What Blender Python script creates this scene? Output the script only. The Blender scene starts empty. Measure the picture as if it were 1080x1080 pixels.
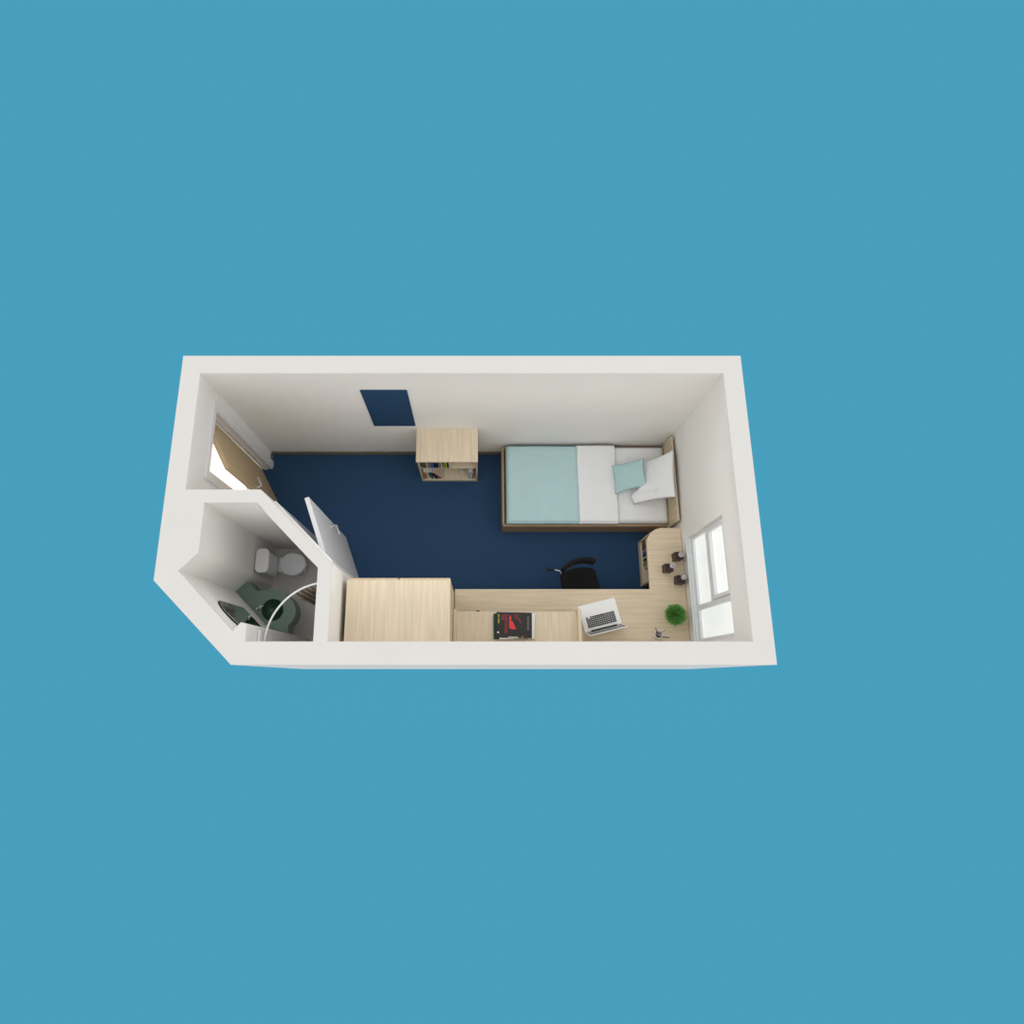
import bpy, bmesh, math, random
from mathutils import Vector, Matrix, noise
random.seed(4)
S = bpy.context.scene
COL = S.collection
R = math.radians

# ------------------------------------------------------------------ camera
cam = bpy.data.cameras.new('camera')
cam.sensor_width = 36.0
cam.lens = 36.0 * 730.97 / 1080.0
cam.shift_x = 0.0338
cam.shift_y = -0.0370
cam.clip_end = 200
co = bpy.data.objects.new('camera', cam)
co.location = (2.6225, -2.7768, 8.5128)
co.rotation_euler = (R(16.498), 0, 0)
COL.objects.link(co)
S.camera = co

# ------------------------------------------------------------------ world: white sky above, flat blue below the horizon
W = bpy.data.worlds.new('world')
S.world = W
W.use_nodes = True
nt = W.node_tree
nt.nodes.clear()
tc = nt.nodes.new('ShaderNodeTexCoord')
sep = nt.nodes.new('ShaderNodeSeparateXYZ')
nt.links.new(tc.outputs['Generated'], sep.inputs[0])
ramp = nt.nodes.new('ShaderNodeValToRGB')
mr = nt.nodes.new('ShaderNodeMapRange')
mr.inputs['From Min'].default_value = -1
mr.inputs['From Max'].default_value = 1
nt.links.new(sep.outputs['Z'], mr.inputs['Value'])
nt.links.new(mr.outputs['Result'], ramp.inputs['Fac'])
BLUE = (0.0648, 0.3467, 0.5089, 1)
e = ramp.color_ramp.elements
e[0].position = 0.0
e[0].color = BLUE
e[1].position = 0.47
e[1].color = BLUE
n1 = ramp.color_ramp.elements.new(0.51); n1.color = (1.07, 1.055, 1.035, 1)
n2 = ramp.color_ramp.elements.new(0.8); n2.color = (0.80, 0.797, 0.79, 1)
n3 = ramp.color_ramp.elements.new(1.0); n3.color = (0.71, 0.707, 0.70, 1)
bg = nt.nodes.new('ShaderNodeBackground')
nt.links.new(ramp.outputs['Color'], bg.inputs['Color'])
gt = nt.nodes.new('ShaderNodeMath'); gt.operation = 'GREATER_THAN'; gt.inputs[1].default_value = 0.0
nt.links.new(sep.outputs['Z'], gt.inputs[0])
ma = nt.nodes.new('ShaderNodeMath'); ma.operation = 'MULTIPLY_ADD'
ma.inputs[1].default_value = 0.10   # the sky is this much stronger than the flat blue below it
ma.inputs[2].default_value = 1.0
nt.links.new(gt.outputs[0], ma.inputs[0])
nt.links.new(ma.outputs[0], bg.inputs['Strength'])
out = nt.nodes.new('ShaderNodeOutputWorld')
nt.links.new(bg.outputs[0], out.inputs['Surface'])

def area(name, loc, target, size, power, color=(1, 1, 1)):
    l = bpy.data.lights.new(name, 'AREA')
    l.shape = 'DISK'; l.size = size; l.energy = power; l.color = color
    o = bpy.data.objects.new(name, l)
    o.location = loc
    d = Vector(target) - Vector(loc)
    o.rotation_euler = d.to_track_quat('-Z', 'Y').to_euler()
    COL.objects.link(o)
def fill_light(name, loc, sx, sy, power):
    l = bpy.data.lights.new(name, 'AREA'); l.shape = 'RECTANGLE'; l.size = sx; l.size_y = sy; l.energy = power; l.color = (1.0, 0.985, 0.965)
    o = bpy.data.objects.new(name, l); o.location = loc; COL.objects.link(o)
fill_light('bedroom_fill_light', (2.9, -1.3, 2.47), 3.6, 1.5, 8.3)  # unseen lamp with no fixture, added to brighten the bedroom interior
fill_light('bathroom_fill_light', (0.72, -1.85, 2.47), 0.5, 0.5, 1.1)  # added fill for the dim bathroom, unseen from above
area('front_warm_fill', (2.4, -14.0, -0.5), (2.4, -2.0, 1.2), 4.0, 190, (1.0, 0.30, 0.04))  # unseen orange lamp added to offset blue on the front wall's outer face

S.view_settings.view_transform = 'Standard'
S.view_settings.look = 'None'
S.view_settings.exposure = 0.0
S.view_settings.gamma = 1.0
S.view_settings.use_curve_mapping = False

# ------------------------------------------------------------------ materials
def s2l(c):
    return tuple((x / 12.92 if x <= 0.04045 else ((x + 0.055) / 1.055) ** 2.4) for x in (v / 255 for v in c))

def mat(name, rgb, rough=0.6, metal=0.0, var=0.0, scale=20, bump=0.0, emit=0.0, spec=0.4, stretch=(1, 1, 1), lin=False):
    m = bpy.data.materials.new(name)
    m.use_nodes = True
    n = m.node_tree
    b = n.nodes['Principled BSDF']
    c = rgb if lin else s2l(rgb)
    b.inputs['Base Color'].default_value = (*c, 1)
    b.inputs['Roughness'].default_value = rough
    b.inputs['Metallic'].default_value = metal
    b.inputs['Specular IOR Level'].default_value = spec
    t = n.nodes.new('ShaderNodeTexCoord')
    mp = n.nodes.new('ShaderNodeMapping')
    mp.inputs['Scale'].default_value = stretch
    n.links.new(t.outputs['Object'], mp.inputs['Vector'])
    ns = n.nodes.new('ShaderNodeTexNoise')
    ns.inputs['Scale'].default_value = scale
    ns.inputs['Detail'].default_value = 3
    n.links.new(mp.outputs['Vector'], ns.inputs['Vector'])
    cr = n.nodes.new('ShaderNodeValToRGB')
    cr.color_ramp.elements[0].position = 0.3
    cr.color_ramp.elements[1].position = 0.7
    cr.color_ramp.elements[0].color = (*[x * (1 - var) for x in c], 1)
    cr.color_ramp.elements[1].color = (*[min(1, x * (1 + var)) for x in c], 1)
    n.links.new(ns.outputs['Fac'], cr.inputs['Fac'])
    n.links.new(cr.outputs['Color'], b.inputs['Base Color'])
    if bump:
        bp = n.nodes.new('ShaderNodeBump')
        bp.inputs['Strength'].default_value = bump
        bp.inputs['Distance'].default_value = 0.01
        n.links.new(ns.outputs['Fac'], bp.inputs['Height'])
        n.links.new(bp.outputs['Normal'], b.inputs['Normal'])
    if emit:
        b.inputs['Emission Color'].default_value = (*c, 1)
        b.inputs['Emission Strength'].default_value = emit
    return m

def wood(name, rgb, axis, var=0.13):
    st = {'x': (0.5, 9, 9), 'y': (9, 0.5, 9), 'z': (9, 9, 0.5)}[axis]
    return mat(name, rgb, 0.45, 0, var, 4.6, 0, 0, 0.3, st)

M = {}
M['wall'] = mat('painted_plaster', (241, 239, 235), 0.85, var=0.012, scale=3, spec=0.15)
M['bathwall'] = M['wall']
M['white'] = mat('white_gloss_paint', (232, 233, 235), 0.35, var=0.01, scale=5)
M['winframe'] = mat('white_window_plastic', (228, 231, 232), 0.35, var=0.01, scale=5)
M['pane'] = mat('glowing_frosted_glass', (236, 240, 240), 0.15, var=0.03, scale=2.2, emit=0.5)  # panes emit on their own to stand in for light from outside
M['doorway_glow'] = mat('bright_doorway_light', (255, 255, 255), 0.6, emit=1.0, lin=False)  # emission stands in for the brightness beyond the open entrance door
M['carpet'] = mat('navy_carpet', (51, 79, 112), 0.95, var=0.12, scale=160, bump=0.2, spec=0.05)
M['vinyl'] = mat('grey_vinyl', (240, 237, 234), 0.5, var=0.04, scale=8)
M['skirting'] = mat('dark_olive_skirting', (124, 120, 102), 0.6, var=0.05, scale=10)
M['noteblue'] = mat('blue_noticeboard_felt', (45, 73, 104), 0.9, var=0.06, scale=60, spec=0.05)
M['wx'] = wood('pale_oak_along_x', (221, 204, 176), 'x', 0.09)
M['wy'] = wood('pale_oak_along_y', (225, 209, 183), 'y', 0.09)
M['wz'] = wood('pale_oak_along_z', (210, 192, 162), 'z', 0.10)
M['doorwood'] = wood('door_veneer', (200, 176, 138), 'z', 0.10)
M['bedwood'] = wood('bed_oak', (178, 150, 118), 'x', 0.10)
M['teal'] = mat('teal_bedspread', (186, 216, 220), 0.9, var=0.02, scale=6, bump=0.15, spec=0.1)
M['tealc'] = mat('teal_cushion_cloth', (182, 214, 218), 0.9, var=0.02, scale=6, bump=0.15, spec=0.1)
M['linen'] = mat('white_linen', (242, 243, 245), 0.9, var=0.012, scale=5, bump=0.15, spec=0.1)
M['ceramic'] = mat('white_ceramic', (232, 232, 236), 0.12, var=0.01, scale=5)
M['green'] = mat('dark_green_stone', (109, 132, 121), 0.35, var=0.06, scale=14)
M['basin'] = mat('glossy_dark_green', (40, 68, 58), 0.1, var=0.05, scale=14)
M['chrome'] = mat('chrome', (235, 235, 235), 0.12, metal=1.0)
M['steel'] = mat('brushed_steel', (215, 216, 220), 0.3, metal=0.9)
M['mirror'] = mat('mirror_glass', (235, 240, 238), 0.01, metal=1.0)
M['curtain'] = mat('taupe_curtain', (158, 148, 134), 0.9, var=0.15, scale=5, spec=0.1)
M['black'] = mat('black_fabric', (30, 29, 30), 0.85, var=0.08, scale=60, spec=0.15)
M['blackplastic'] = mat('black_plastic', (24, 24, 26), 0.4)
M['lapbody'] = mat('white_laptop_shell', (252, 252, 252), 0.35)
M['keys'] = mat('black_keys', (28, 28, 30), 0.5)
M['screen'] = mat('dark_screen', (60, 62, 66), 0.15)
M['choc'] = mat('dark_brown_lacquer', (44, 24, 18), 0.4, var=0.08, scale=20)
M['chocin'] = mat('mid_brown_inside', (72, 48, 38), 0.6, var=0.08, scale=20)
M['silver'] = mat('silver_thread', (214, 208, 214), 0.3, metal=0.5, var=0.1, scale=60)
M['leaf'] = mat('grass_green', (122, 182, 92), 0.6, var=0.42, scale=45)
M['bk_grey2'] = mat('grey_core', (150, 146, 156), 0.4, var=0.2, scale=50)
M['potred'] = mat('pale_clay_pot', (214, 190, 170), 0.7)
M['paper'] = mat('white_paper', (238, 238, 234), 0.8)
M['cream'] = mat('cream_paper', (226, 216, 190), 0.8)
M['cover'] = mat('black_cover', (40, 40, 40), 0.45)
M['red'] = mat('red_ink', (226, 62, 66), 0.5)
M['darkred'] = mat('crimson_ink', (176, 44, 62), 0.5)
M['yellow'] = mat('yellow_ink', (190, 184, 44), 0.5)
M['greyink'] = mat('grey_ink', (120, 122, 122), 0.5)
M['darkgreen'] = mat('dark_teal_cover', (30, 66, 58), 0.5)
M['penwood'] = mat('tan_pencil', (176, 132, 84), 0.5)
M['penblack'] = mat('dark_pen', (48, 38, 36), 0.4)

# ------------------------------------------------------------------ builders
class MB:
    """collects shapes given in world (or local) coordinates; off is subtracted when built"""
    def __init__(s, off=(0, 0, 0)):
        s.bm = bmesh.new(); s.off = Vector(off)
    def box(s, x0, x1, y0, y1, z0, z1, b=0.0, seg=2):
        t = bmesh.new()
        bmesh.ops.create_cube(t, size=1)
        bmesh.ops.scale(t, vec=(x1 - x0, y1 - y0, z1 - z0), verts=t.verts)
        bmesh.ops.translate(t, vec=((x0 + x1) / 2, (y0 + y1) / 2, (z0 + z1) / 2), verts=t.verts)
        if b: bmesh.ops.bevel(t, geom=t.edges[:], offset=b, segments=seg, affect='EDGES', profile=0.5)
        return s.join(t)
    def join(s, t, mtx=None):
        if mtx is not None: bmesh.ops.transform(t, matrix=mtx, verts=t.verts)
        me = bpy.data.meshes.new('tmp'); t.to_mesh(me); t.free()
        s.bm.from_mesh(me); bpy.data.meshes.remove(me)
        return s
    def prism(s, pts, z0, z1, b=0.0, seg=2):
        t = bmesh.new()
        lo = [t.verts.new((x, y, z0)) for x, y in pts]
        hi = [t.verts.new((x, y, z1)) for x, y in pts]
        n = len(pts)
        t.faces.new(hi); t.faces.new(lo[::-1])
        for i in range(n): t.faces.new((lo[i], lo[(i + 1) % n], hi[(i + 1) % n], hi[i]))
        bmesh.ops.recalc_face_normals(t, faces=t.faces)
        if b:
            eds = [e_ for e_ in t.edges if all(abs(v.co.z - z1) < 1e-6 for v in e_.verts)]
            bmesh.ops.bevel(t, geom=eds, offset=b, segments=seg, affect='EDGES', profile=0.5)
        return s.join(t)
    def holed(s, outer, inner, z0, z1):
        t = bmesh.new()
        def ring(p, z):
            v = [t.verts.new((x, y, z)) for x, y in p]
            return v, [t.edges.new((v[i], v[(i + 1) % len(v)])) for i in range(len(v))]
        O1, oe1 = ring(outer, z1); I1, ie1 = ring(inner, z1)
        bmesh.ops.triangle_fill(t, edges=oe1 + ie1, use_beauty=True)
        O0, oe0 = ring(outer, z0); I0, ie0 = ring(inner, z0)
        bmesh.ops.triangle_fill(t, edges=oe0 + ie0, use_beauty=True)
        for A, B in ((O0, O1), (I0, I1)):
            n = len(A)
            for i in range(n): t.faces.new((A[i], A[(i + 1) % n], B[(i + 1) % n], B[i]))
        bmesh.ops.recalc_face_normals(t, faces=t.faces)
        return s.join(t)
    def tube(s, pts, r, n=10, cap=True, r2=None):
        pts = [Vector(p) for p in pts]
        t = bmesh.new(); rings = []
        for i, p in enumerate(pts):
            a = pts[max(i - 1, 0)]; b = pts[min(i + 1, len(pts) - 1)]
            d = (b - a).normalized()
            up = Vector((0, 0, 1)) if abs(d.z) < 0.95 else Vector((1, 0, 0))
            u = d.cross(up).normalized(); v = d.cross(u).normalized()
            rr = r if r2 is None else r + (r2 - r) * i / (len(pts) - 1)
            rings.append([t.verts.new(p + rr * (math.cos(k * 2 * math.pi / n) * u + math.sin(k * 2 * math.pi / n) * v)) for k in range(n)])
        for A, B in zip(rings, rings[1:]):
            for k in range(n): t.faces.new((A[k], A[(k + 1) % n], B[(k + 1) % n], B[k]))
        if cap: t.faces.new(rings[0][::-1]); t.faces.new(rings[-1])
        bmesh.ops.recalc_face_normals(t, faces=t.faces)
        return s.join(t)
    def lathe(s, prof, c, n=32, sx=1.0, sy=1.0):
        """prof: (r, z) pairs; c centre (x, y); elliptic if sx != sy"""
        t = bmesh.new(); rings = []
        for r, z in prof:
            if r < 1e-5: rings.append([t.verts.new((c[0], c[1], z))] * n)
            else: rings.append([t.verts.new((c[0] + sx * r * math.cos(k * 2 * math.pi / n), c[1] + sy * r * math.sin(k * 2 * math.pi / n), z)) for k in range(n)])
        for A, B in zip(rings, rings[1:]):
            for k in range(n):
                q = []
                for v in (A[k], A[(k + 1) % n], B[(k + 1) % n], B[k]):
                    if v not in q: q.append(v)
                if len(q) > 2: t.faces.new(q)
        for ring in (rings[0], rings[-1]):
            if len(set(ring)) == n: t.faces.new(ring)
        bmesh.ops.recalc_face_normals(t, faces=t.faces)
        return s.join(t)
    def build(s, name, m, parent=None, smooth=False):
        bmesh.ops.translate(s.bm, vec=-s.off, verts=s.bm.verts)
        me = bpy.data.meshes.new(name); s.bm.to_mesh(me); s.bm.free()
        if smooth:
            for p in me.polygons: p.use_smooth = True
        o = bpy.data.objects.new(name, me)
        COL.objects.link(o)
        me.materials.append(M[m] if isinstance(m, str) else m)
        if parent is not None: o.parent = parent
        if smooth == 'auto':
            me.set_sharp_from_angle(angle=R(40))
        return o

def thing(name, label, cat, loc=(0, 0, 0), rz=0.0, group=None):
    o = bpy.data.objects.new(name, None)
    COL.objects.link(o); o.empty_display_size = 0.1
    o.location = loc; o.rotation_euler = (0, 0, rz)
    o['label'] = label; o['category'] = cat
    if group: o['group'] = group
    return o
def tag(o, label, cat, group=None):
    o['label'] = label; o['category'] = cat
    if group: o['group'] = group
    return o
def struct(o, label=None, cat=None):
    o['kind'] = 'structure'
    if label: o['label'] = label
    if cat: o['category'] = cat
    return o

H = 2.5      # wall height
FZ = 0.06    # carpet level
FB = 0.20    # raised bathroom floor
XR, YF = 4.95, -2.47
OX, OYB, OYF = 5.13, 0.18, -2.66

# ------------------------------------------------------------------ structure
def d_in(s_, off=0.0):   # point along the outer face of the diagonal partition, off = depth towards the bathroom
    A = Vector((0.685, -1.15)); B = Vector((1.355, -1.815)); d = (B - A).normalized(); n = Vector((d.y, -d.x))
    if n.x > 0: n = -n
    p = A + d * s_ + n * off
    return (p.x, p.y)
DD = (Vector((1.355, -1.815)) - Vector((0.685, -1.15))); DL = DD.length; DD.normalize()

m = MB(); m.box(-0.18, OX, 0, OYB, 0, H)
struct(m.build('wall_back', 'wall'), 'off-white back wall carrying the blue noticeboard', 'wall')
m = MB()
WY0, WY1, WZ0, WZ1 = -2.41, -1.268, 0.93, 2.08
m.box(XR, OX, WY1, 0, 0, H).box(XR, OX, YF, WY0, 0, H).box(XR, OX, WY0, WY1, 0, WZ0).box(XR, OX, WY0, WY1, WZ1, H)
struct(m.build('wall_right', 'wall'), 'off-white right wall with the white window', 'wall')
DY0, DY1, DZ = -0.85, -0.185, 2.06
m = MB()
m.box(-0.18, 0, DY1, 0, 0, H).box(-0.18, 0, -1.14, DY0, 0, H).box(-0.18, 0, DY0, DY1, DZ, H)
m.prism([(-0.18, -1.14), (0, -1.14), (0, -1.26), (0.18, -1.26), (0.18, -1.71), (0.02, -1.87), (-0.18, -1.955)], 0, H)
struct(m.build('wall_left', 'wall'), 'off-white left wall with the entrance doorway', 'wall')
m = MB()
m.prism([(-0.18, -1.955), (0.02, -1.87), (0.545, -2.385), (0.61, -2.31), (0.655, -2.32), (0.66, -2.47), (0.66, -2.66), (0.56, -2.66)], 0, H)
struct(m.build('wall_corner', 'wall'), 'off-white diagonal outer wall behind the washbasin', 'wall')
m = MB(); m.box(0.66, OX, OYF, YF, 0, H)
struct(m.build('wall_front', 'wall'), 'off-white front wall along the wardrobe and desk', 'wall')
# bathroom partition with a door opening in its diagonal run
T = 0.108
s0, s1 = 0.12, 0.755
m = MB()
m.prism([(0, -1.14), (0.675, -1.14), d_in(0), d_in(s0), d_in(s0, T), (0.73, -1.345), (0.65, -1.26), (0, -1.26)], 0, H)
m.prism([d_in(s1), d_in(DL), (1.355, YF), (1.235, YF), (1.235, -1.845), d_in(s1, T)], 0, H)
m.prism([d_in(s0), d_in(s1), d_in(s1, T), d_in(s0, T)], 2.10, H)
struct(m.build('wall_bathroom', 'wall'), 'off-white angled partition wall round the bathroom', 'wall')

m = MB()
m.prism([(0, 0), (XR, 0), (XR, YF), (1.355, YF), (1.355, -1.815), (0.685, -1.15), (0.675, -1.14), (0, -1.14)], 0, FZ)
m.box(-0.18, 0, DY0, DY1, 0, FZ)
struct(m.build('floor', 'carpet'), 'dark navy blue carpet of the bedroom', 'carpet')
m = MB()
m.prism([(0.18, -1.26), (0.65, -1.26), (0.73, -1.345), (1.235, -1.845), (1.235, YF), (0.66, YF), (0.655, -2.32), (0.61, -2.31), (0.545, -2.385), (0.02, -1.87), (0.18, -1.71)], 0, FB)
for k in range(1, 4):
    pass
struct(m.build('floor_bathroom', 'vinyl'), 'grey vinyl floor of the small bathroom', 'floor')
m = MB(); m.box(0.02, XR, -0.016, 0, FZ, FZ + 0.10, 0.002)
struct(m.build('baseboard_back', 'skirting'))
m = MB(); m.box(0, 0.016, -0.11, -0.016, FZ, FZ + 0.10, 0.002)
struct(m.build('baseboard_left', 'skirting'))
m = MB(); m.box(XR - 0.016, XR, -1.10, -0.016, FZ, FZ + 0.10, 0.002)
struct(m.build('baseboard_right', 'skirting'))

# entrance door
d1 = bpy.data.objects.new('door_1', None); COL.objects.link(d1)
d1.location = (-0.13, -0.20, FZ); struct(d1, 'pale oak entrance door standing ajar in the left wall', 'door')
fr = MB(d1.location)
tw = 0.075
for (y0, y1) in ((DY1, DY1 + tw), (DY0 - tw, DY0)):
    fr.box(0, 0.022, y0, y1, FZ, DZ, 0.004)
fr.box(0, 0.022, DY0 - tw, DY1 + tw, DZ, DZ + tw, 0.004)
fr.box(-0.171, 0.012, DY1 - 0.022, DY1 - 0.0005, FZ, DZ - 0.022)
fr.box(-0.171, 0.012, DY0 + 0.0005, DY0 + 0.022, FZ, DZ - 0.022)
fr.box(-0.171, 0.012, DY0 + 0.0005, DY1 - 0.0005, DZ - 0.022, DZ - 0.0005)
fr.box(-0.09, -0.055, DY1 - 0.034, DY1 - 0.022, FZ, DZ - 0.02)
fr.build('door_frame', 'white', d1)
def leaf_box(p0, p1, th, z0, z1, name, m_, parent, off, side=1):
    p0 = Vector(p0); p1 = Vector(p1); d = (p1 - p0).normalized(); n = Vector((d.y, -d.x)) * side
    b = MB(off)
    q = [p0, p1, p1 + n * th, p0 + n * th]
    b.prism([(v.x, v.y) for v in q], z0, z1, 0.0)
    return b.build(name, m_, parent)
h0, h1 = (-0.115, -0.215), (0.195, -0.785)
leaf_box(h0, h1, 0.045, FZ + 0.008, 2.035, 'door_leaf', 'doorwood', d1, d1.location, 1)
def lever(parent, off, base, nrm, along, z, name='door_handle'):
    base = Vector((*base, z)); n = Vector((*nrm, 0)).normalized(); a = Vector((*along, 0)).normalized()
    b = MB(off)
    b.tube([base, base + n * 0.008], 0.026, 16)
    b.tube([base, base + n * 0.05, base + n * 0.055 + a * 0.01, base + n * 0.055 + a * 0.11], 0.0095, 8)
    b.build(name, 'steel', parent, smooth='auto')
dv = (Vector(h1) - Vector(h0)).normalized()
pp = Vector(h1) - dv * 0.07
lever(d1, d1.location, pp, (-dv.y, dv.x), -dv, 1.05)
b2 = pp + Vector((dv.y, -dv.x)) * 0.045
lever(d1, d1.location, b2, (dv.y, -dv.x), -dv, 1.05)
m = MB(); m.box(-0.178, -0.172, DY0 + 0.001, DY1 - 0.001, FZ + 0.001, DZ - 0.001)  # glowing sheet added across the doorway for its white brightness, not a wall
m.build('doorway_glow_panel', 'doorway_glow')
struct(bpy.data.objects['doorway_glow_panel'], 'glowing white panel added behind the entrance door as bright light', 'wall')

# bathroom door
d2 = bpy.data.objects.new('door_2', None); COL.objects.link(d2)
d2.location = (1.16, -1.67, FZ); struct(d2, 'white bathroom door standing wide open into the bedroom', 'door')
fr = MB(d2.location)
def dslab(sa, sb, o0, o1, z0, z1):
    fr.prism([d_in(sa, o0), d_in(sb, o0), d_in(sb, o1), d_in(sa, o1)], z0, z1)
dslab(s0 - 0.085, s0, -0.016, 0, FZ, 2.18); dslab(s1, s1 + 0.085, -0.016, 0, FZ, 2.18); dslab(s0, s1, -0.016, 0, 2.10, 2.18)
dslab(s0, s0 + 0.02, 0, T, FZ, 2.10); dslab(s1 - 0.02, s1, 0, T, FZ, 2.10); dslab(s0 + 0.02, s1 - 0.02, 0, T, 2.08, 2.10)
dslab(s0 + 0.02, s1 - 0.02, 0.02, T, FZ, FB)
fr.build('door_frame', 'white', d2)
g0, g1 = (1.163, -1.665), (0.958, -1.105)
leaf_box(g0, g1, 0.042, FZ + 0.01, 2.05, 'door_leaf', 'white', d2, d2.location, 1)
dv = (Vector(g1) - Vector(g0)).normalized(); nr = Vector((dv.y, -dv.x))
lever(d2, d2.location, Vector(g1) - dv * 0.09 + nr * 0.042, nr, -dv, 1.08)
lever(d2, d2.location, Vector(g1) - dv * 0.09, -nr, -dv, 1.08)

# window
w = bpy.data.objects.new('window_1', None); COL.objects.link(w)
w.location = (5.0, -1.815, WZ0); struct(w, 'white three-pane window with bright frosted glass', 'window')
fx0, fx1 = 4.985, 5.05
b = MB(w.location)
b.box(fx0, fx1, WY0, WY1, WZ0, WZ0 + 0.075, 0.004).box(fx0, fx1, WY0, WY1, WZ1 - 0.06, WZ1, 0.004)
b.box(fx0, fx1, WY1 - 0.035, WY1, WZ0 + 0.075, WZ1 - 0.06, 0.004).box(fx0, fx1, WY0, WY0 + 0.045, WZ0 + 0.075, WZ1 - 0.06, 0.004)
b.box(fx0, fx1, -2.07, -2.015, WZ0 + 0.075, WZ1 - 0.06, 0.004)
b.box(fx0, fx1, -2.015, WY1 - 0.035, 1.44, 1.50, 0.004)
b.build('window_frame', 'winframe', w)
b = MB(w.location)      # top-hung sash
sx0, sx1 = 4.972, 5.03
b.box(sx0, sx1, -2.012, -1.30, 1.50, 1.585, 0.004).box(sx0, sx1, -2.012, -1.30, 1.985, 2.018, 0.004)
b.box(sx0, sx1, -1.335, -1.30, 1.585, 1.985, 0.004).box(sx0, sx1, -2.012, -1.975, 1.585, 1.985, 0.004)
sash = b.build('sash', 'winframe', w)
b = MB(w.location); b.box(5.008, 5.014, -1.975, -1.335, 1.585, 1.985); b.build('pane', 'pane', sash)
b = MB(w.location); b.box(5.012, 5.018, -2.014, -1.304, 1.006, 1.44); b.build('pane', 'pane', w)
b = MB(w.location); b.box(5.012, 5.018, -2.366, -2.07, 1.006, 2.02); b.build('pane', 'pane', w)
b = MB(w.location); b.box(4.952, fx0, WY0 + 0.001, WY1 - 0.001, WZ0, WZ0 + 0.018, 0.003).box(4.932, 4.949, WY0, -1.222, WZ0 - 0.01, WZ0 + 0.018, 0.003); b.build('window_sill', 'winframe', w)

# noticeboard
b = MB((1.68, 0, 1.1)); b.box(1.447, 1.918, -0.012, -0.001, 1.10, 2.11, 0.002)
o = b.build('noticeboard', 'noteblue'); o.location = (1.68, 0, 1.1)
tag(o, 'plain dark blue rectangular noticeboard on the back wall', 'noticeboard')

# ------------------------------------------------------------------ wood furniture
# wardrobe
L = Vector((1.885, -2.16, FZ))
t = thing('wardrobe', 'tall pale oak two-door wardrobe beside the bathroom partition', 'wardrobe', L)
b = MB(L)
b.box(1.402, 1.424, -2.465, -1.885, FZ, 1.975).box(2.345, 2.367, -2.465, -1.885, FZ, 1.975)
b.box(1.424, 2.345, -2.465, -2.45, FZ, 1.975).box(1.424, 2.345, -2.45, -1.885, FZ, FZ + 0.08)
b.build('body', 'wz', t)
b = MB(L); b.box(1.400, 2.369, -2.466, -1.883, 1.975, 2.0, 0.002); b.build('top', 'wy', t)
for xa, xb, hx in ((1.402, 1.8795, 1.85), (1.8905, 2.367, 1.92)):
    b = MB(L); b.box(xa, xb, -1.883, -1.863, FZ + 0.04, 1.985, 0.002); dr = b.build('door', 'wz', t)
    b = MB(L); b.tube([(hx, -1.862, 1.0), (hx, -1.84, 1.0), (hx, -1.84, 1.14), (hx, -1.862, 1.14)], 0.005, 8); b.build('door_handle', 'steel', dr, True)

# desk
DT = 0.74
L = Vector((3.7, -2.1, FZ))
t = thing('corner_desk', 'L-shaped pale oak corner desk with one rounded corner', 'desk', L)
arc = []
for k in range(0, 9):
    a = math.pi - k * math.pi / 16
    arc.append((4.735 + 0.19 * math.cos(a), -1.315 + 0.2 * math.sin(a)))
b = MB(L)
b.prism([(2.372, -1.812), (4.545, -1.812)] + arc + [(4.945, -1.115), (4.945, YF + 0.003), (2.372, YF + 0.003)], DT - 0.028, DT, 0.003)
b.build('worktop', 'wx', t)
b = MB(L); b.box(2.374, 2.396, -2.44, -1.86, FZ, DT - 0.028); b.build('side_panel', 'wz', t)
b = MB(L); b.box(2.396, 4.62, -2.46, -2.445, 0.35, DT - 0.028); b.build('back_panel', 'wx', t)
b = MB(L); b.box(4.62, 4.64, -2.44, -1.86, FZ, DT - 0.028); b.build('side_panel', 'wz', t)
# raised shelf unit
L = Vector((3.04, -2.27, DT))
t = thing('desk_shelf', 'low pale oak shelf unit with raised sides standing on the desk', 'shelf', L)
ST = 1.03
for xa, xb in ((2.372, 2.405), (3.676, 3.710)):
    b = MB(L); b.box(xa, xb, -2.462, -2.07, DT, 1.13, 0.002); b.build('side_panel', 'wy', t)
b = MB(L); b.box(2.405, 3.676, -2.415, -2.085, ST - 0.02, ST, 0.001); b.build('shelf', 'wy', t)
b = MB(L); b.box(2.405, 3.676, -2.462, -2.415, DT, 1.075, 0.001); b.build('back_panel', 'wx', t)

# bookcase on back wall
L = Vector((2.275, -0.2, FZ))
t = thing('low_bookcase', 'low pale oak two-shelf bookcase against the back wall', 'bookcase', L)
bx0, bx1, by = 1.925, 2.625, -0.368
b = MB(L); b.box(bx0 - 0.003, bx1 + 0.003, -0.402, -0.001, 0.955, 0.985, 0.002); b.build('top', 'wy', t)
for xa, xb in ((bx0, bx0 + 0.024), (bx1 - 0.024, bx1)):
    b = MB(L); b.box(xa, xb, by, -0.018, FZ, 0.955, 0.001); b.build('side_panel', 'wz', t)
b = MB(L); b.box(bx0 + 0.024, bx1 - 0.024, by + 0.008, -0.03, 0.585, 0.607); b.build('shelf', 'wy', t)
b = MB(L); b.box(bx0 + 0.024, bx1 - 0.024, by, -0.03, FZ, FZ + 0.06); b.build('bottom_panel', 'wy', t)
b = MB(L); b.box(bx0 + 0.024, bx1 - 0.024, -0.03, -0.018, FZ, 0.955); b.build('back_panel', 'wz', t)

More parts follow.
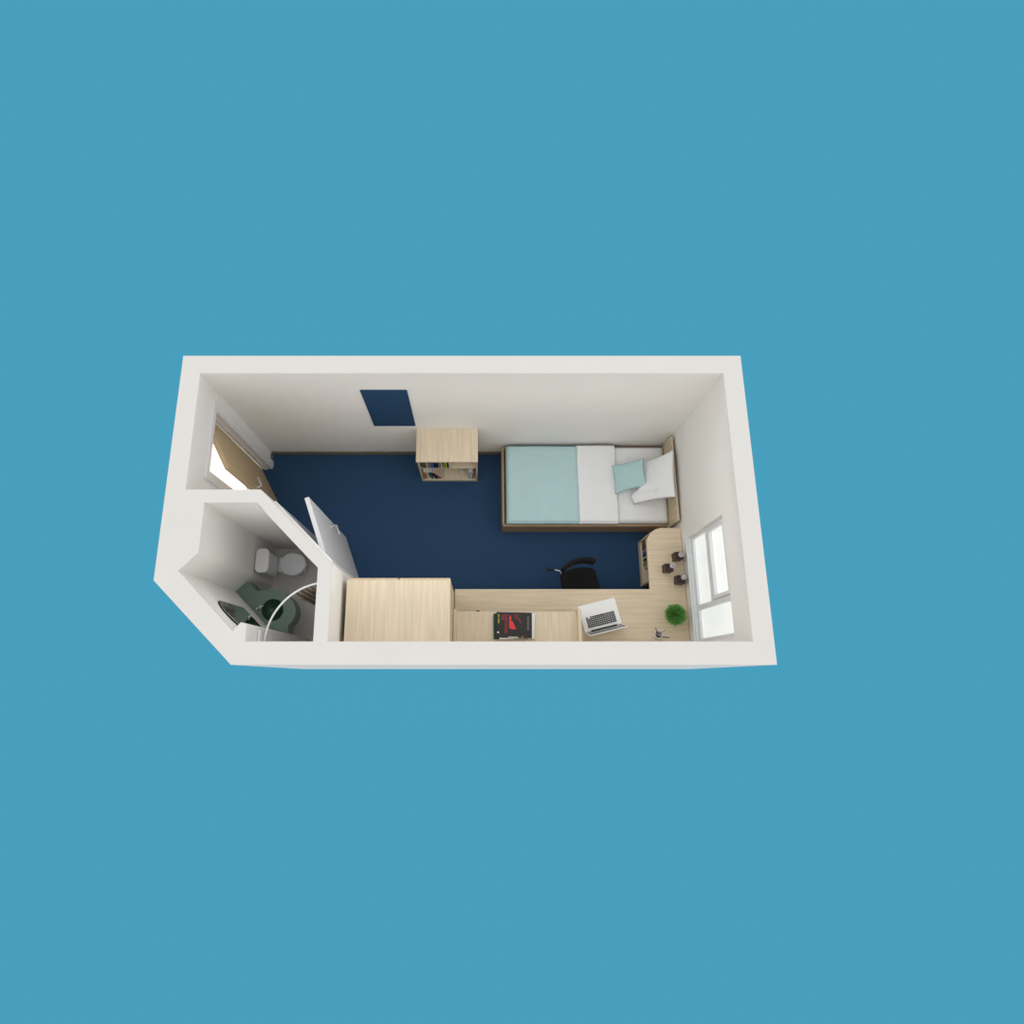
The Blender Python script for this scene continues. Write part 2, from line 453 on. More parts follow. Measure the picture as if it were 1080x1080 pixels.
# bookcase under the desk
L = Vector((4.76, -1.42, FZ))
t = thing('under_desk_bookcase', 'small pale oak bookcase tucked under the desk end near the bed', 'bookcase', L)
ux, uy0, uy1 = 4.605, -1.70, -1.155
for ya, yb in ((uy0, uy0 + 0.022), (uy1 - 0.022, uy1)):
    b = MB(L); b.box(ux, 4.93, ya, yb, FZ, 0.70, 0.001); b.build('side_panel', 'wz', t)
b = MB(L); b.box(ux, 4.93, uy0 + 0.022, uy1 - 0.022, 0.676, 0.70); b.build('top', 'wy', t)
b = MB(L); b.box(ux + 0.005, 4.93, uy0 + 0.022, uy1 - 0.022, 0.425, 0.445); b.build('shelf', 'wy', t)
b = MB(L); b.box(ux, 4.91, uy0 + 0.022, uy1 - 0.022, FZ, 0.17); b.build('bottom_panel', 'wy', t)
b = MB(L); b.box(4.91, 4.93, uy0 + 0.022, uy1 - 0.022, FZ, 0.676); b.build('back_panel', 'wz', t)

# ------------------------------------------------------------------ bed
L = Vector((3.92, -0.52, FZ))
t = thing('single_bed', 'single bed frame of pale oak with a low headboard', 'bed', L)
b = MB(L); b.box(2.93, 4.898, -1.025, -1.0, FZ, 0.40, 0.002); b.build('side_rail', 'bedwood', t)
b = MB(L); b.box(2.93, 4.898, -0.05, -0.025, FZ, 0.40, 0.002); b.build('side_rail', 'bedwood', t)
b = MB(L); b.box(2.922, 2.947, -1.0, -0.05, FZ, 0.42, 0.002); b.build('footboard', 'bedwood', t)
b = MB(L); b.box(2.947, 4.898, -0.999, -0.051, 0.24, 0.27); b.build('slat_base', 'bedwood', t)
b = MB(L); b.prism([(4.898, -1.045), (4.920, -1.045), (4.920, -0.03), (4.898, -0.03)], FZ, 0.82, 0.002); b.build('headboard', 'wz', t)

def soft(x0, x1, y0, y1, z0, z1, off, r=0.05, nx=60, ny=40, amp=0.004, freq=4, seed=0, drop=None):
    """a padded slab: top surface with rounded rim and gentle folds"""
    t_ = bmesh.new(); V = {}
    for i in range(nx + 1):
        for j in range(ny + 1):
            u, v = i / nx, j / ny
            x = x0 + (x1 - x0) * u; y = y0 + (y1 - y0) * v
            d = min(x - x0, x1 - x, y - y0, y1 - y)
            k = 1 - max(0, 1 - d / r) ** 2
            z = z1 - (1 - math.sqrt(max(0, k))) * min(r, z1 - z0)
            z += amp * noise.noise(Vector((x * freq, y * freq, seed)))
            e_ = amp * 1.5 * noise.noise(Vector((x * 3, y * 3, seed + 9)))
            V[i, j] = t_.verts.new((x + e_, y + e_, z))
    for i in range(nx):
        for j in range(ny): t_.faces.new((V[i, j], V[i + 1, j], V[i + 1, j + 1], V[i, j + 1]))
    bd = [V[i, 0] for i in range(nx + 1)] + [V[nx, j] for j in range(1, ny + 1)] + [V[i, ny] for i in range(nx - 1, -1, -1)] + [V[0, j] for j in range(ny - 1, 0, -1)]
    lo = [t_.verts.new((v.co.x, v.co.y, z0)) for v in bd]
    n = len(bd)
    for i in range(n): t_.faces.new((bd[i], lo[i], lo[(i + 1) % n], bd[(i + 1) % n]))
    t_.faces.new(lo)
    bmesh.ops.recalc_face_normals(t_, faces=t_.faces)
    b_ = MB(off); b_.join(t_); return b_

b = soft(2.965, 4.892, -0.995, -0.055, 0.272, 0.495, (3.9, -0.52, 0.27), r=0.035, amp=0.002)
o = b.build('mattress', 'linen', None, True); o.location = (3.9, -0.52, 0.27)
tag(o, 'white sheeted mattress lying in the pale oak bed frame', 'mattress')

def blanket(x0, x1, z, th, off, r, amp, seed, overy=0.008):
    """cloth lying over the mattress and hanging a little down its sides"""
    y0, y1 = -0.995 - 0.004, -0.055 + 0.006
    t_ = bmesh.new(); rows = []
    nx, ny = 50, 60
    for i in range(nx + 1):
        x = x0 + (x1 - x0) * i / nx
        row = []
        prof = []
        for k in range(5): prof.append((y0 - overy, z - 0.10 + k * 0.018))
        for k in range(1, 6):
            a = math.pi - k * math.pi / 10
            prof.append((y0 - overy + r + r * math.cos(a), z - r + r * math.sin(a)))
        m_ = 30
        for k in range(1, m_): prof.append((y0 - overy + r + (y1 - y0 + 2 * overy - 2 * r) * k / m_, z))
        for k in range(0, 6):
            a = math.pi / 2 - k * math.pi / 10
            prof.append((y1 + overy - r + r * math.cos(a), z - r + r * math.sin(a)))
        for k in range(1, 4): prof.append((y1 + overy, z - r - k * 0.02))
        for y, zz in prof:
            w_ = noise.noise(Vector((x * 5, y * 4, seed))) * amp + noise.noise(Vector((x * 14, y * 11, seed + 3))) * amp * 0.3
            ex = 0
            if i == 0 or i == nx: ex = 0.008 * noise.noise(Vector((y * 6, seed, 1)))
            fz = 0
            if x0 < 3.0: fz = -0.055 * max(0, 1 - (x - x0) / 0.05) ** 2.2
            row.append(t_.verts.new((x + ex, y + w_ * 0.4, zz + w_ + fz)))
        rows.append(row)
    for A, B in zip(rows, rows[1:]):
        for k in range(len(A) - 1): t_.faces.new((A[k], B[k], B[k + 1], A[k + 1]))
    bmesh.ops.recalc_face_normals(t_, faces=t_.faces)
    bmesh.ops.solidify(t_, geom=t_.faces[:], thickness=th)
    b_ = MB(off); b_.join(t_); return b_
b = blanket(2.962, 3.86, 0.522, 0.012, (3.4, -0.52, 0.5), 0.05, 0.006, 1)
o = b.build('bedspread', 'teal', None, True); o.location = (3.4, -0.52, 0.5)
tag(o, 'pale teal bedspread over the foot half of the bed', 'bedspread')
b = blanket(3.828, 4.285, 0.540, 0.012, (4.05, -0.52, 0.5), 0.05, 0.005, 5, 0.012)
o = b.build('folded_sheet', 'linen', None, True); o.location = (4.05, -0.52, 0.5)
tag(o, 'white top sheet folded back over the middle of the bed', 'sheet')

def puff(corners, th, off, n=28, pinch=0.06, amp=0.006, seed=0, crease=None, back=1.0, warp=None):
    """cushion from four 3-D corners (in order), filled between two bulging faces"""
    A, B_, C_, D_ = [Vector(c) for c in corners]
    nrm = (B_ - A).cross(D_ - A).normalized()
    if nrm.z < 0: nrm = -nrm
    t_ = bmesh.new(); g = {}
    for sgn in (1, -1):
        for i in range(n + 1):
            for j in range(n + 1):
                u, v = i / n, j / n
                # pull the middle of each side inwards
                uu = u + (0.5 - u) * pinch * 4 * v * (1 - v) * abs(2 * u - 1)
                vv = v + (0.5 - v) * pinch * 4 * u * (1 - u) * abs(2 * v - 1)
                P = A * (1 - uu) * (1 - vv) + B_ * uu * (1 - vv) + C_ * uu * vv + D_ * (1 - uu) * vv
                if warp: P += warp(u, v)
                h = (max(0, math.sin(math.pi * u)) * max(0, math.sin(math.pi * v))) ** 0.45
                q = P + nrm * sgn * th * 0.5 * h * (1.0 if sgn == 1 else back)
                q += nrm * amp * noise.noise(Vector((u * 4, v * 4, seed + sgn))) * h
                if crease and sgn == 1: q += nrm * crease(u, v)
                if sgn == -1 and (i in (0, n) or j in (0, n)): g[sgn, i, j] = g[1, i, j]
                else: g[sgn, i, j] = t_.verts.new(q)
    for sgn in (1, -1):
        for i in range(n):
            for j in range(n):
                f = (g[sgn, i, j], g[sgn, i + 1, j], g[sgn, i + 1, j + 1], g[sgn, i, j + 1])
                t_.faces.new(f if sgn == 1 else f[::-1])
    bmesh.ops.recalc_face_normals(t_, faces=t_.faces)
    b_ = MB(off); b_.join(t_); return b_
def pc(u, v):   # the soft dent on the pillow's lower left
    return -0.045 * math.exp(-((u - 0.42) ** 2 / 0.03 + (v - 0.86 + 0.25 * (u - 0.42)) ** 2 / 0.003)) + 0.025 * math.exp(-((u - 0.25) ** 2 / 0.02 + (v - 0.66) ** 2 / 0.006)) - 0.03 * math.exp(-((u - 0.06) ** 2 / 0.01 + (v - 0.62) ** 2 / 0.004))
off = (4.68, -0.5, 0.5)
b = puff([(4.625, -0.275, 0.585), (4.885, -0.235, 0.93), (4.882, -0.79, 0.88), (4.475, -0.79, 0.535)], 0.10, off, pinch=0.05, seed=2, crease=lambda u, v: 1.5 * pc(u, v), back=0.15, warp=lambda u, v: Vector((-0.065, 0, 0)) * (1 - u) ** 2 * math.exp(-((v - 0.80) / 0.13) ** 2))
o = b.build('pillow', 'linen', None, True); o.location = off
tag(o, 'white pillow propped against the oak headboard', 'pillow')
off = (4.42, -0.48, 0.52)
b = puff([(4.235, -0.322, 0.58), (4.585, -0.275, 0.72), (4.60, -0.605, 0.71), (4.255, -0.675, 0.58)], 0.085, off, pinch=0.07, seed=7, back=0.5)
o = b.build('cushion', 'tealc', None, True); o.location = off
tag(o, 'small pale teal cushion leaning on the white pillow', 'cushion')

# ------------------------------------------------------------------ office chair
L = Vector((3.81, -1.77, FZ)); rz = R(9)
t = thing('office_chair', 'black office chair facing the desk, half pushed under it', 'chair', L, rz)
b = MB()
hw = []
for k in range(0, 13):
    a = math.pi - k * math.pi / 12
    hw.append((0.205 * math.cos(a) * (1.0), 0.17 + 0.065 * math.sin(a)))
b.prism(hw + [(0.225, -0.05), (0.215, -0.20), (0.17, -0.235), (-0.17, -0.235), (-0.215, -0.20), (-0.215, -0.05)][0:], 0.40, 0.455, 0.02, 3)
b.build('seat', 'black', t, 'auto')
tb = bmesh.new(); rows = []
for i in range(21):
    a = R(-42 + 73 * i / 20); rad = 0.30
    cx, cy = rad * math.sin(a) * 1.05, -0.03 + rad * math.cos(a)
    n_ = Vector((math.sin(a), math.cos(a), 0))
    row = []
    hh = 0.12
    for k in range(16):
        q = 2 * math.pi * k / 16
        ca, sa = math.cos(q), math.sin(q)
        sc = 1.0 if 0 < i < 20 else 0.6
        row.append(tb.verts.new(Vector((cx, cy, 0.74)) + n_ * 0.024 * math.copysign(abs(ca) ** 0.45, ca) * (0.7 if i in (0, 20) else 1) + Vector((0, 0, hh * math.copysign(abs(sa) ** 0.45, sa)))))
    rows.append(row)
for A, B_ in zip(rows, rows[1:]):
    for k in range(16): tb.faces.new((A[k], B_[k], B_[(k + 1) % 16], A[(k + 1) % 16]))
tb.faces.new(rows[0]); tb.faces.new(rows[-1][::-1]); bmesh.ops.recalc_face_normals(tb, faces=tb.faces)
b = MB(); b.join(tb); b.build('backrest', 'black', t, True)
b = MB(); b.tube([(-0.05, 0.10, 0.385), (-0.05, 0.22, 0.385), (-0.05, 0.262, 0.42), (-0.05, 0.268, 0.66)], 0.013, 10); b.build('back_bracket', 'steel', t, True)
b = MB(); b.tube([(0, 0, 0.10), (0, 0, 0.40)], 0.028, 16); b.build('gas_column', 'blackplastic', t, True)
b = MB(); b.tube([(-0.17, 0.16, 0.395), (-0.19, 0.235, 0.40), (-0.26, 0.26, 0.41)], 0.008, 8); lv = b.build('height_lever', 'steel', t, True)
b = MB(); b.tube([(-0.255, 0.26, 0.41), (-0.29, 0.268, 0.41), (-0.345, 0.28, 0.41)], 0.010, 8, r2=0.017); b.build('lever_grip', 'blackplastic', lv, True)
for k in range(5):
    a = R(20 + 72 * k); c_, s_ = math.cos(a), math.sin(a)
    b = MB(); b.tube([(0, 0, 0.10), (0.12 * c_, 0.12 * s_, 0.095), (0.24 * c_, 0.24 * s_, 0.065)], 0.024, 8, r2=0.013); lg = b.build('leg', 'blackplastic', t, True)
    b = MB(); b.tube([(0.24 * c_ - 0.018 * s_, 0.24 * s_ + 0.018 * c_, 0.026), (0.24 * c_ + 0.018 * s_, 0.24 * s_ - 0.018 * c_, 0.026)], 0.026, 14); b.build('caster', 'blackplastic', lg, 'auto')

# ------------------------------------------------------------------ bathroom
# toilet
def rrect(x0, x1, y0, y1, r):
    o_ = []
    for cx_, cy_, a0 in ((x1 - r, y1 - r, 0), (x0 + r, y1 - r, 90), (x0 + r, y0 + r, 180), (x1 - r, y0 + r, 270)):
        for k in range(7):
            a = R(a0 + 15 * k); o_.append((cx_ + r * math.cos(a), cy_ + r * math.sin(a)))
    return o_
L = Vector((0.4, -1.515, FB))
t = thing('toilet', 'white close-coupled toilet against the bathroom wall', 'toilet', L)
b = MB(L); b.prism(rrect(0.2, 0.335, -1.655, -1.402, 0.05), 0.60, 0.955); b.build('cistern', 'ceramic', t, 'auto')
b = MB(L); b.prism(rrect(0.192, 0.341, -1.662, -1.395, 0.055), 0.955, 0.985, 0.012, 3); b.build('cistern_lid', 'ceramic', t, 'auto')
b = MB(L); b.tube([(0.345, -1.635, 0.91), (0.356, -1.635, 0.91), (0.358, -1.60, 0.905)], 0.006, 8); b.build('flush_lever', 'steel', t, True)
b = MB(L)
b.lathe([(0.075, FB), (0.08, 0.3), (0.10, 0.42), (0.125, 0.52), (0.132, 0.58)], (0.505, -1.51), 36, 1.12, 1.0)
b.box(0.33, 0.46, -1.60, -1.42, 0.48, 0.585, 0.02, 3)
b.build('bowl', 'ceramic', t, 'auto')
b = MB(L)
ov = []
for k in range(40):
    a = k * 2 * math.pi / 40
    ov.append((0.505 + 0.155 * math.cos(a) * (1.0 if math.cos(a) > 0 else 0.95), -1.51 + 0.134 * math.sin(a)))
b.prism(ov, 0.582, 0.598, 0.006, 2); b.prism([(x * 1.0, y) for x, y in [(0.505 + (q[0] - 0.505) * 0.97, -1.51 + (q[1] + 1.51) * 0.96) for q in ov]], 0.600, 0.617, 0.008, 3)
b.build('toilet_seat', 'ceramic', t, 'auto')

# vanity counter
def catmull(P, n=8):
    o_ = []
    for i in range(len(P) - 1):
        p0 = Vector(P[max(i - 1, 0)]); p1 = Vector(P[i]); p2 = Vector(P[i + 1]); p3 = Vector(P[min(i + 2, len(P) - 1)])
        for k in range(n):
            s_ = k / n
            q = 0.5 * ((2 * p1) + (-p0 + p2) * s_ + (2 * p0 - 5 * p1 + 4 * p2 - p3) * s_ ** 2 + (-p0 + 3 * p1 - 3 * p2 + p3) * s_ ** 3)
            o_.append((q.x, q.y))
    o_.append(tuple(P[-1])); return o_
L = Vector((0.4, -2.05, FB))
t = thing('vanity_unit', 'dark green curved washbasin counter in the bathroom corner', 'washbasin', L)
VZ = 1.0
front = catmull([(0.135, -1.757), (0.165, -1.772), (0.225, -1.845), (0.27, -1.862), (0.34, -1.850), (0.44, -1.852), (0.55, -1.895), (0.64, -1.97), (0.68, -2.065), (0.668, -2.155), (0.625, -2.215), (0.612, -2.25), (0.612, -2.303)])
outer = front + [(0.606, -2.306), (0.545, -2.377), (0.026, -1.868)]
ell = [(0.432 + 0.118 * math.cos(k * 2 * math.pi / 36), -2.065 + 0.118 * math.sin(k * 2 * math.pi / 36)) for k in range(36)]
b = MB(L); b.holed(outer, ell, VZ - 0.03, VZ); b.build('countertop', 'green', t)
ins = [(x - 0.0, y) for x, y in outer]
b = MB(L)
fr2 = [(0.40 + (x - 0.40) * 0.992, -2.07 + (y + 2.07) * 0.992) for x, y in front]
for (xa, ya), (xb, yb) in zip(fr2, fr2[1:]):
    d = Vector((xb - xa, yb - ya)); n_ = Vector((d.y, -d.x)).normalized() * 0.012
    b.prism([(xa, ya), (xb, yb), (xb + n_.x, yb + n_.y), (xa + n_.x, ya + n_.y)], VZ - 0.24, VZ - 0.03)
b.build('apron', 'green', t)
b = MB(L); b.box(0.36, 0.46, -2.16, -2.06, FB, VZ - 0.15, 0.01); b.build('pedestal', 'green', t)
b = MB(L)
b.lathe([(0.124, VZ - 0.031), (0.118, VZ - 0.02), (0.112, VZ - 0.045), (0.098, VZ - 0.085), (0.06, VZ - 0.12), (0.02, VZ - 0.13), (0.0, VZ - 0.131)], (0.432, -2.065), 36)
bs = b.build('basin', 'basin', t, True)
b = MB(L); b.lathe([(0.018, VZ - 0.128), (0.016, VZ - 0.122), (0.0, VZ - 0.121)], (0.44, -2.085), 16); b.build('drain', 'chrome', bs, True)
tp = MB(L)
fx, fy = 0.295, -2.035
tp.tube([(fx, fy, VZ), (fx, fy, VZ + 0.05), (fx + 0.015, fy + 0.002, VZ + 0.07), (fx + 0.06, fy + 0.005, VZ + 0.06)], 0.0075, 10)
tp.tube([(fx, fy, VZ + 0.06), (fx - 0.01, fy - 0.03, VZ + 0.085)], 0.006, 8)
tp.lathe([(0.02, VZ), (0.02, VZ + 0.008), (0.0, VZ + 0.009)], (fx, fy), 16)
tp.build('tap', 'chrome', t, True)

# mirror on the diagonal wall, arched top
wd = Vector((0.545 - 0.02, -2.385 + 1.87, 0)); WL = wd.length; wd.normalize(); wn = Vector((-wd.y, wd.x, 0))
if wn.x < 0: wn = -wn
base = Vector((0.02, -1.87, 0))
L = base + wd * 0.5 + wn * 0.002 + Vector((0, 0, 1.40))
prof = [(-0.185, 0.0), (0.185, 0.0), (0.185, 0.66)]
for k in range(1, 16):
    a = k * math.pi / 16
    prof.append((0.185 * math.cos(a), 0.66 + 0.17 * math.sin(a)))
prof.append((-0.185, 0.66))
def vslab(prof, d0, d1, name, m_, parent=None):
    t_ = bmesh.new()
    A = [t_.verts.new(wd * x + wn * d0 + Vector((0, 0, z))) for x, z in prof]
    B_ = [t_.verts.new(wd * x + wn * d1 + Vector((0, 0, z))) for x, z in prof]
    n = len(prof); t_.faces.new(A); t_.faces.new(B_[::-1])
    for i in range(n): t_.faces.new((A[i], B_[i], B_[(i + 1) % n], A[(i + 1) % n]))
    bmesh.ops.recalc_face_normals(t_, faces=t_.faces)
    b_ = MB(); b_.join(t_); return b_.build(name, m_, parent)
t = thing('wall_mirror', 'arched mirror on the diagonal wall above the green washbasin', 'mirror', L)
vslab(prof, 0, 0.012, 'backing', 'blackplastic', t)
vslab([(x * 0.97, 0.008 + z * 0.975) for x, z in prof], 0.0125, 0.016, 'glass', 'mirror', t)

# shower rail and curtain
RC = Vector((1.255, -2.47)); RR = 0.552
L = Vector((0.98, -2.2, 2.1))
pts = []
for k in range(33):
    a = R(92.5 + (178.5 - 92.5) * k / 32)
    pts.append((RC.x + RR * math.cos(a), RC.y + RR * math.sin(a), 2.1))
b = MB(L); b.tube(pts, 0.0095, 10)
o = b.build('shower_rail', 'white', None, True); o.location = L
tag(o, 'thin white curved shower curtain rail in the bathroom', 'curtain rail')
tb = bmesh.new(); rows = []
N = 96
for i in range(N + 1):
    a = R(92.5 + (127 - 92.5) * i / N)
    rr = RR + 0.030 * math.sin(i / N * 2 * math.pi * 7)
    row = []
    for k in range(9):
        z = 2.085 - k * (2.085 - 0.30) / 8
        r_ = RR + (rr - RR) * (0.6 + 0.4 * k / 8)
        row.append(tb.verts.new((RC.x + r_ * math.cos(a), RC.y + r_ * math.sin(a), z)))
    rows.append(row)
for A, B_ in zip(rows, rows[1:]):
    for k in range(8): tb.faces.new((A[k], B_[k], B_[k + 1], A[k + 1]))
bmesh.ops.recalc_face_normals(tb, faces=tb.faces)
bmesh.ops.solidify(tb, geom=tb.faces[:], thickness=0.003)
L = Vector((1.1, -1.97, 0.3)); b = MB(L); b.join(tb)
o = b.build('shower_curtain', 'curtain', None, True); o.location = L
tag(o, 'taupe shower curtain gathered at the end of the curved rail', 'curtain')
# shower panel
L = Vector((0.68, -2.4, FB))
b = MB(L); b.box(0.661, 0.685, -2.464, -2.352, FB, 2.18, 0.004)
o = b.build('shower_unit', 'white'); o.location = L
tag(o, 'slim white shower wall panel in the front corner of the bathroom', 'shower panel')
L = Vector((0.9, -2.4, FB))
t = thing('pipe_cover', 'small dark pipe cover at the foot of the shower corner', 'pipe cover', (0.725, -2.405, FB))
b = MB((0, 0, 0)); b.lathe([(0.038, 0), (0.038, 0.18), (0.03, 0.20), (0.0, 0.202)], (0, 0), 20); b.build('body', 'blackplastic', t, 'auto')
b = MB((0, 0, 0)); b.tube([(0, -0.055, 0.15), (0, 0.0, 0.15)], 0.015, 10); b.build('pipe', 'blackplastic', t, True)

# ------------------------------------------------------------------ desk things
# laptop
C0 = Vector((3.725, -2.005)); C1 = Vector((4.14, -1.905))
ang = math.atan2(C1.y - C0.y, C1.x - C0.x)
LW, LD = 0.425, 0.29
cx = (C0 + C1) / 2
ctr = cx + Vector((math.sin(ang), -math.cos(ang))) * LD / 2
L = Vector((ctr.x + 0.004, ctr.y, DT))
t = thing('laptop', 'white open laptop with black keys on the desk', 'laptop', L, ang)
b = MB(); b.box(-LW / 2, LW / 2, -LD / 2, LD / 2, 0.003, 0.020, 0.005, 3); b.build('base', 'lapbody', t, 'auto')
b = MB()   # keyboard near the hinge (hinge on the -y side), seen upside down from here
kx0, kx1, ky0, ky1 = -LW / 2 + 0.05, LW / 2 - 0.05, -LD / 2 + 0.035, -LD / 2 + 0.155
rowsn = 6
for r_ in range(rowsn):
    yb = ky1 - (r_ + 1) * (ky1 - ky0) / rowsn
    hh = (ky1 - ky0) / rowsn - 0.004
    nk = 14
    x = kx0; cw = (kx1 - kx0) / nk
    k = 0
    while k < nk:
        wd_ = 1
        if r_ == 0 and k == 4: wd_ = 5
        if r_ == 0 and k == 1: k += 1; continue
        if r_ in (1, 2, 3) and k == 0: wd_ = 1.0
        b.box(kx0 + k * cw + 0.0018, kx0 + (k + wd_) * cw - 0.0018, yb, yb + hh, 0.0195, 0.0228)
        k += int(max(1, wd_))
b.build('keyboard', 'keys', t)
b = MB(); b.box(-0.055, 0.055, 0.02, 0.115, 0.0196, 0.0206, 0.0003, 1); b.build('trackpad', 'lapbody', t)
b = MB(); b.tube([(-0.14, -LD / 2 - 0.004, 0.02), (0.15, -LD / 2 - 0.004, 0.02)], 0.0115, 12); b.build('hinge', 'keys', t, True)
sc = MB()
tilt = R(11)
tm = bmesh.new(); bmesh.ops.create_cube(tm, size=1)
bmesh.ops.scale(tm, vec=(LW, 0.008, 0.235), verts=tm.verts); bmesh.ops.translate(tm, vec=(0, 0, 0.1175), verts=tm.verts)
bmesh.ops.bevel(tm, geom=tm.edges[:], offset=0.003, segments=2, affect='EDGES')
MT = Matrix.Translation((0, -LD / 2 - 0.006, 0.018)) @ Matrix.Rotation(tilt, 4, 'X')
sc.join(tm, MT); scr = sc.build('screen_lid', 'lapbody', t, 'auto')
tm = bmesh.new(); bmesh.ops.create_cube(tm, size=1)
bmesh.ops.scale(tm, vec=(LW - 0.03, 0.0012, 0.205), verts=tm.verts); bmesh.ops.translate(tm, vec=(0, 0.0044, 0.119), verts=tm.verts)
sc = MB(); sc.join(tm, MT); sc.build('screen', 'screen', scr)

# plant
L = Vector((4.765, -2.105, DT))
t = thing('potted_plant', 'round bushy green plant in a small pot near the window', 'plant', L)
b = MB(); b.lathe([(0.045, 0), (0.062, 0.10), (0.066, 0.10), (0.066, 0.112), (0.056, 0.112), (0.05, 0.09), (0, 0.09)], (0, 0), 28); b.build('pot', 'potred', t, 'auto')
tb = bmesh.new()
rnd = random.Random(3)
cz = 0.155
for i in range(2800):
    th = rnd.uniform(0, 2 * math.pi); cz_ = rnd.uniform(-0.45, 1)
    sr = math.sqrt(1 - cz_ * cz_)
    d = Vector((sr * math.cos(th), sr * math.sin(th), cz_))
    p0 = Vector((0, 0, cz)) + d * rnd.uniform(0.035, 0.085)
    d2_ = (d + Vector((rnd.uniform(-.5, .5), rnd.uniform(-.5, .5), rnd.uniform(-.3, .4)))).normalized()
    ln = rnd.uniform(0.028, 0.052)
    p2 = p0 + d2_ * ln + Vector((0, 0, -0.004))
    p1 = p0 + d2_ * ln * 0.55 + Vector((0, 0, 0.004))
    sd = d2_.cross(Vector((rnd.uniform(-1, 1), rnd.uniform(-1, 1), rnd.uniform(-1, 1)))).normalized() * 0.0042
    v = [tb.verts.new(q) for q in (p0 - sd * .6, p0 + sd * .6, p1 + sd, p2, p1 - sd)]
    tb.faces.new(v)
b = MB(); b.join(tb); b.build('foliage', 'leaf', t)

# brown vases with silver balls
VX = [(4.862, -1.46), (4.742, -1.592), (4.864, -1.722)]
def vase(x, y, sz, h, ball, label, rz=0.0):
    t_ = thing('square_vase', label, 'vase', (x, y, DT), rz, 'brown vases on the desk')
    s = sz / 2
    b_ = MB(); w_ = 0.008
    b_.box(-s, s, -s, s, 0, 0.012)
    for a in (-1, 1):
        b_.box(min(a * s, a * (s - w_)), max(a * s, a * (s - w_)), -s, s, 0.012, h, 0.001)
        b_.box(-s + w_, s - w_, min(a * s, a * (s - w_)), max(a * s, a * (s - w_)), 0.012, h, 0.001)
    b_.build('body', 'choc', t_)
    b_ = MB(); b_.box(-s + w_, s - w_, -s + w_, s - w_, 0.012, h - 0.012); b_.build('filling', 'chocin', t_)
    bx_, by_, bz_ = ball
    b_ = MB()
    b_.tube([(bx_ * 0.6, by_ * 0.6, h - 0.014), (bx_, by_, bz_)], 0.006, 8)
    b_.build('stem', 'silver', t_, True)
    b_ = MB()
    for k in range(9):   # a ball wound from silver rings
        ax = Vector((math.sin(k * 1.7), math.cos(k * 2.3), math.sin(k * 0.9 + 1))).normalized()
        u = ax.cross(Vector((0.3, 0.5, 0.8))).normalized(); v = ax.cross(u)
        r = 0.027
        ring = [Vector((bx_, by_, bz_)) + (u * math.cos(q * math.pi / 8) + v * math.sin(q * math.pi / 8)) * r for q in range(17)]
        b_.tube(ring, 0.0036, 6, cap=False)
    b_.build('wound_ball', 'silver', t_, True)
    b_ = MB(); b_.lathe([(0, bz_ - 0.017), (0.012, bz_ - 0.012), (0.017, bz_), (0.012, bz_ + 0.012), (0, bz_ + 0.017)], (bx_, by_), 12); b_.build('ball_core', 'bk_grey2', t_, True)
vase(VX[0][0], VX[0][1], 0.086, 0.14, (0.012, 0.004, 0.172), 'dark brown square vase with silver ball, nearest the bed and window', R(3))
vase(VX[1][0], VX[1][1], 0.086, 0.14, (0.026, 0.015, 0.172), 'dark brown square vase with silver ball, furthest left from the window', 0)
vase(VX[2][0], VX[2][1], 0.088, 0.14, (0.016, 0.018, 0.172), 'dark brown square vase with silver ball, nearest the green plant', R(-3))

# pen cup
L = Vector((4.583, -2.312, DT))
t = thing('pen_cup', 'small white pen cup on the desk near the front wall', 'cup', L)
b = MB(); b.lathe([(0.0, 0.0), (0.036, 0.0), (0.043, 0.09), (0.038, 0.09), (0.033, 0.011), (0, 0.011)], (0, 0), 24); b.build('body', 'ceramic', t, 'auto')
def pen(name, p0, p1, r, m_, tipm, label, cat):
    p0 = Vector(p0); p1 = Vector(p1); d = (p1 - p0)
    t_ = thing(name, label, cat, p0, 0, 'pens in the white cup')
    b_ = MB(p0); b_.tube([p0 + d * 0.08, p1], r, 8); b_.build('barrel', m_, t_, 'auto')
    b_ = MB(p0); b_.tube([p0, p0 + d * 0.08], r * 0.3, 8, r2=r); b_.build('tip', tipm, t_, True)
cx_, cy_ = L.x, L.y
pen('marker_pen', (cx_ - 0.012, cy_ - 0.014, DT + 0.012), (cx_ + 0.095, cy_ - 0.035, DT + 0.15), 0.005, 'penblack', 'steel', 'long dark marker leaning right out of the white cup', 'pen')
pen('ballpoint_pen', (cx_ + 0.01, cy_ - 0.01, DT + 0.012), (cx_ - 0.042, cy_ + 0.070, DT + 0.15), 0.0045, 'penblack', 'steel', 'dark pen leaning up and left out of the white cup', 'pen')
pen('pencil', (cx_ - 0.008, cy_ - 0.012, DT + 0.012), (cx_ + 0.060, cy_ + 0.045, DT + 0.165), 0.0035, 'penwood', 'penblack', 'thin tan pencil leaning right out of the white cup', 'pencil')

# small dark cable clip peeping out in front of the shelf
L = Vector((2.63, -2.065, DT))
t = thing('cable_grommet', 'tiny dark object on the desk peeping out under the low shelf', 'cable grommet', L)
b = MB(); b.lathe([(0.022, 0), (0.022, 0.006), (0.017, 0.008), (0.0, 0.008)], (0, 0), 20); b.build('ring', 'penblack', t, 'auto')

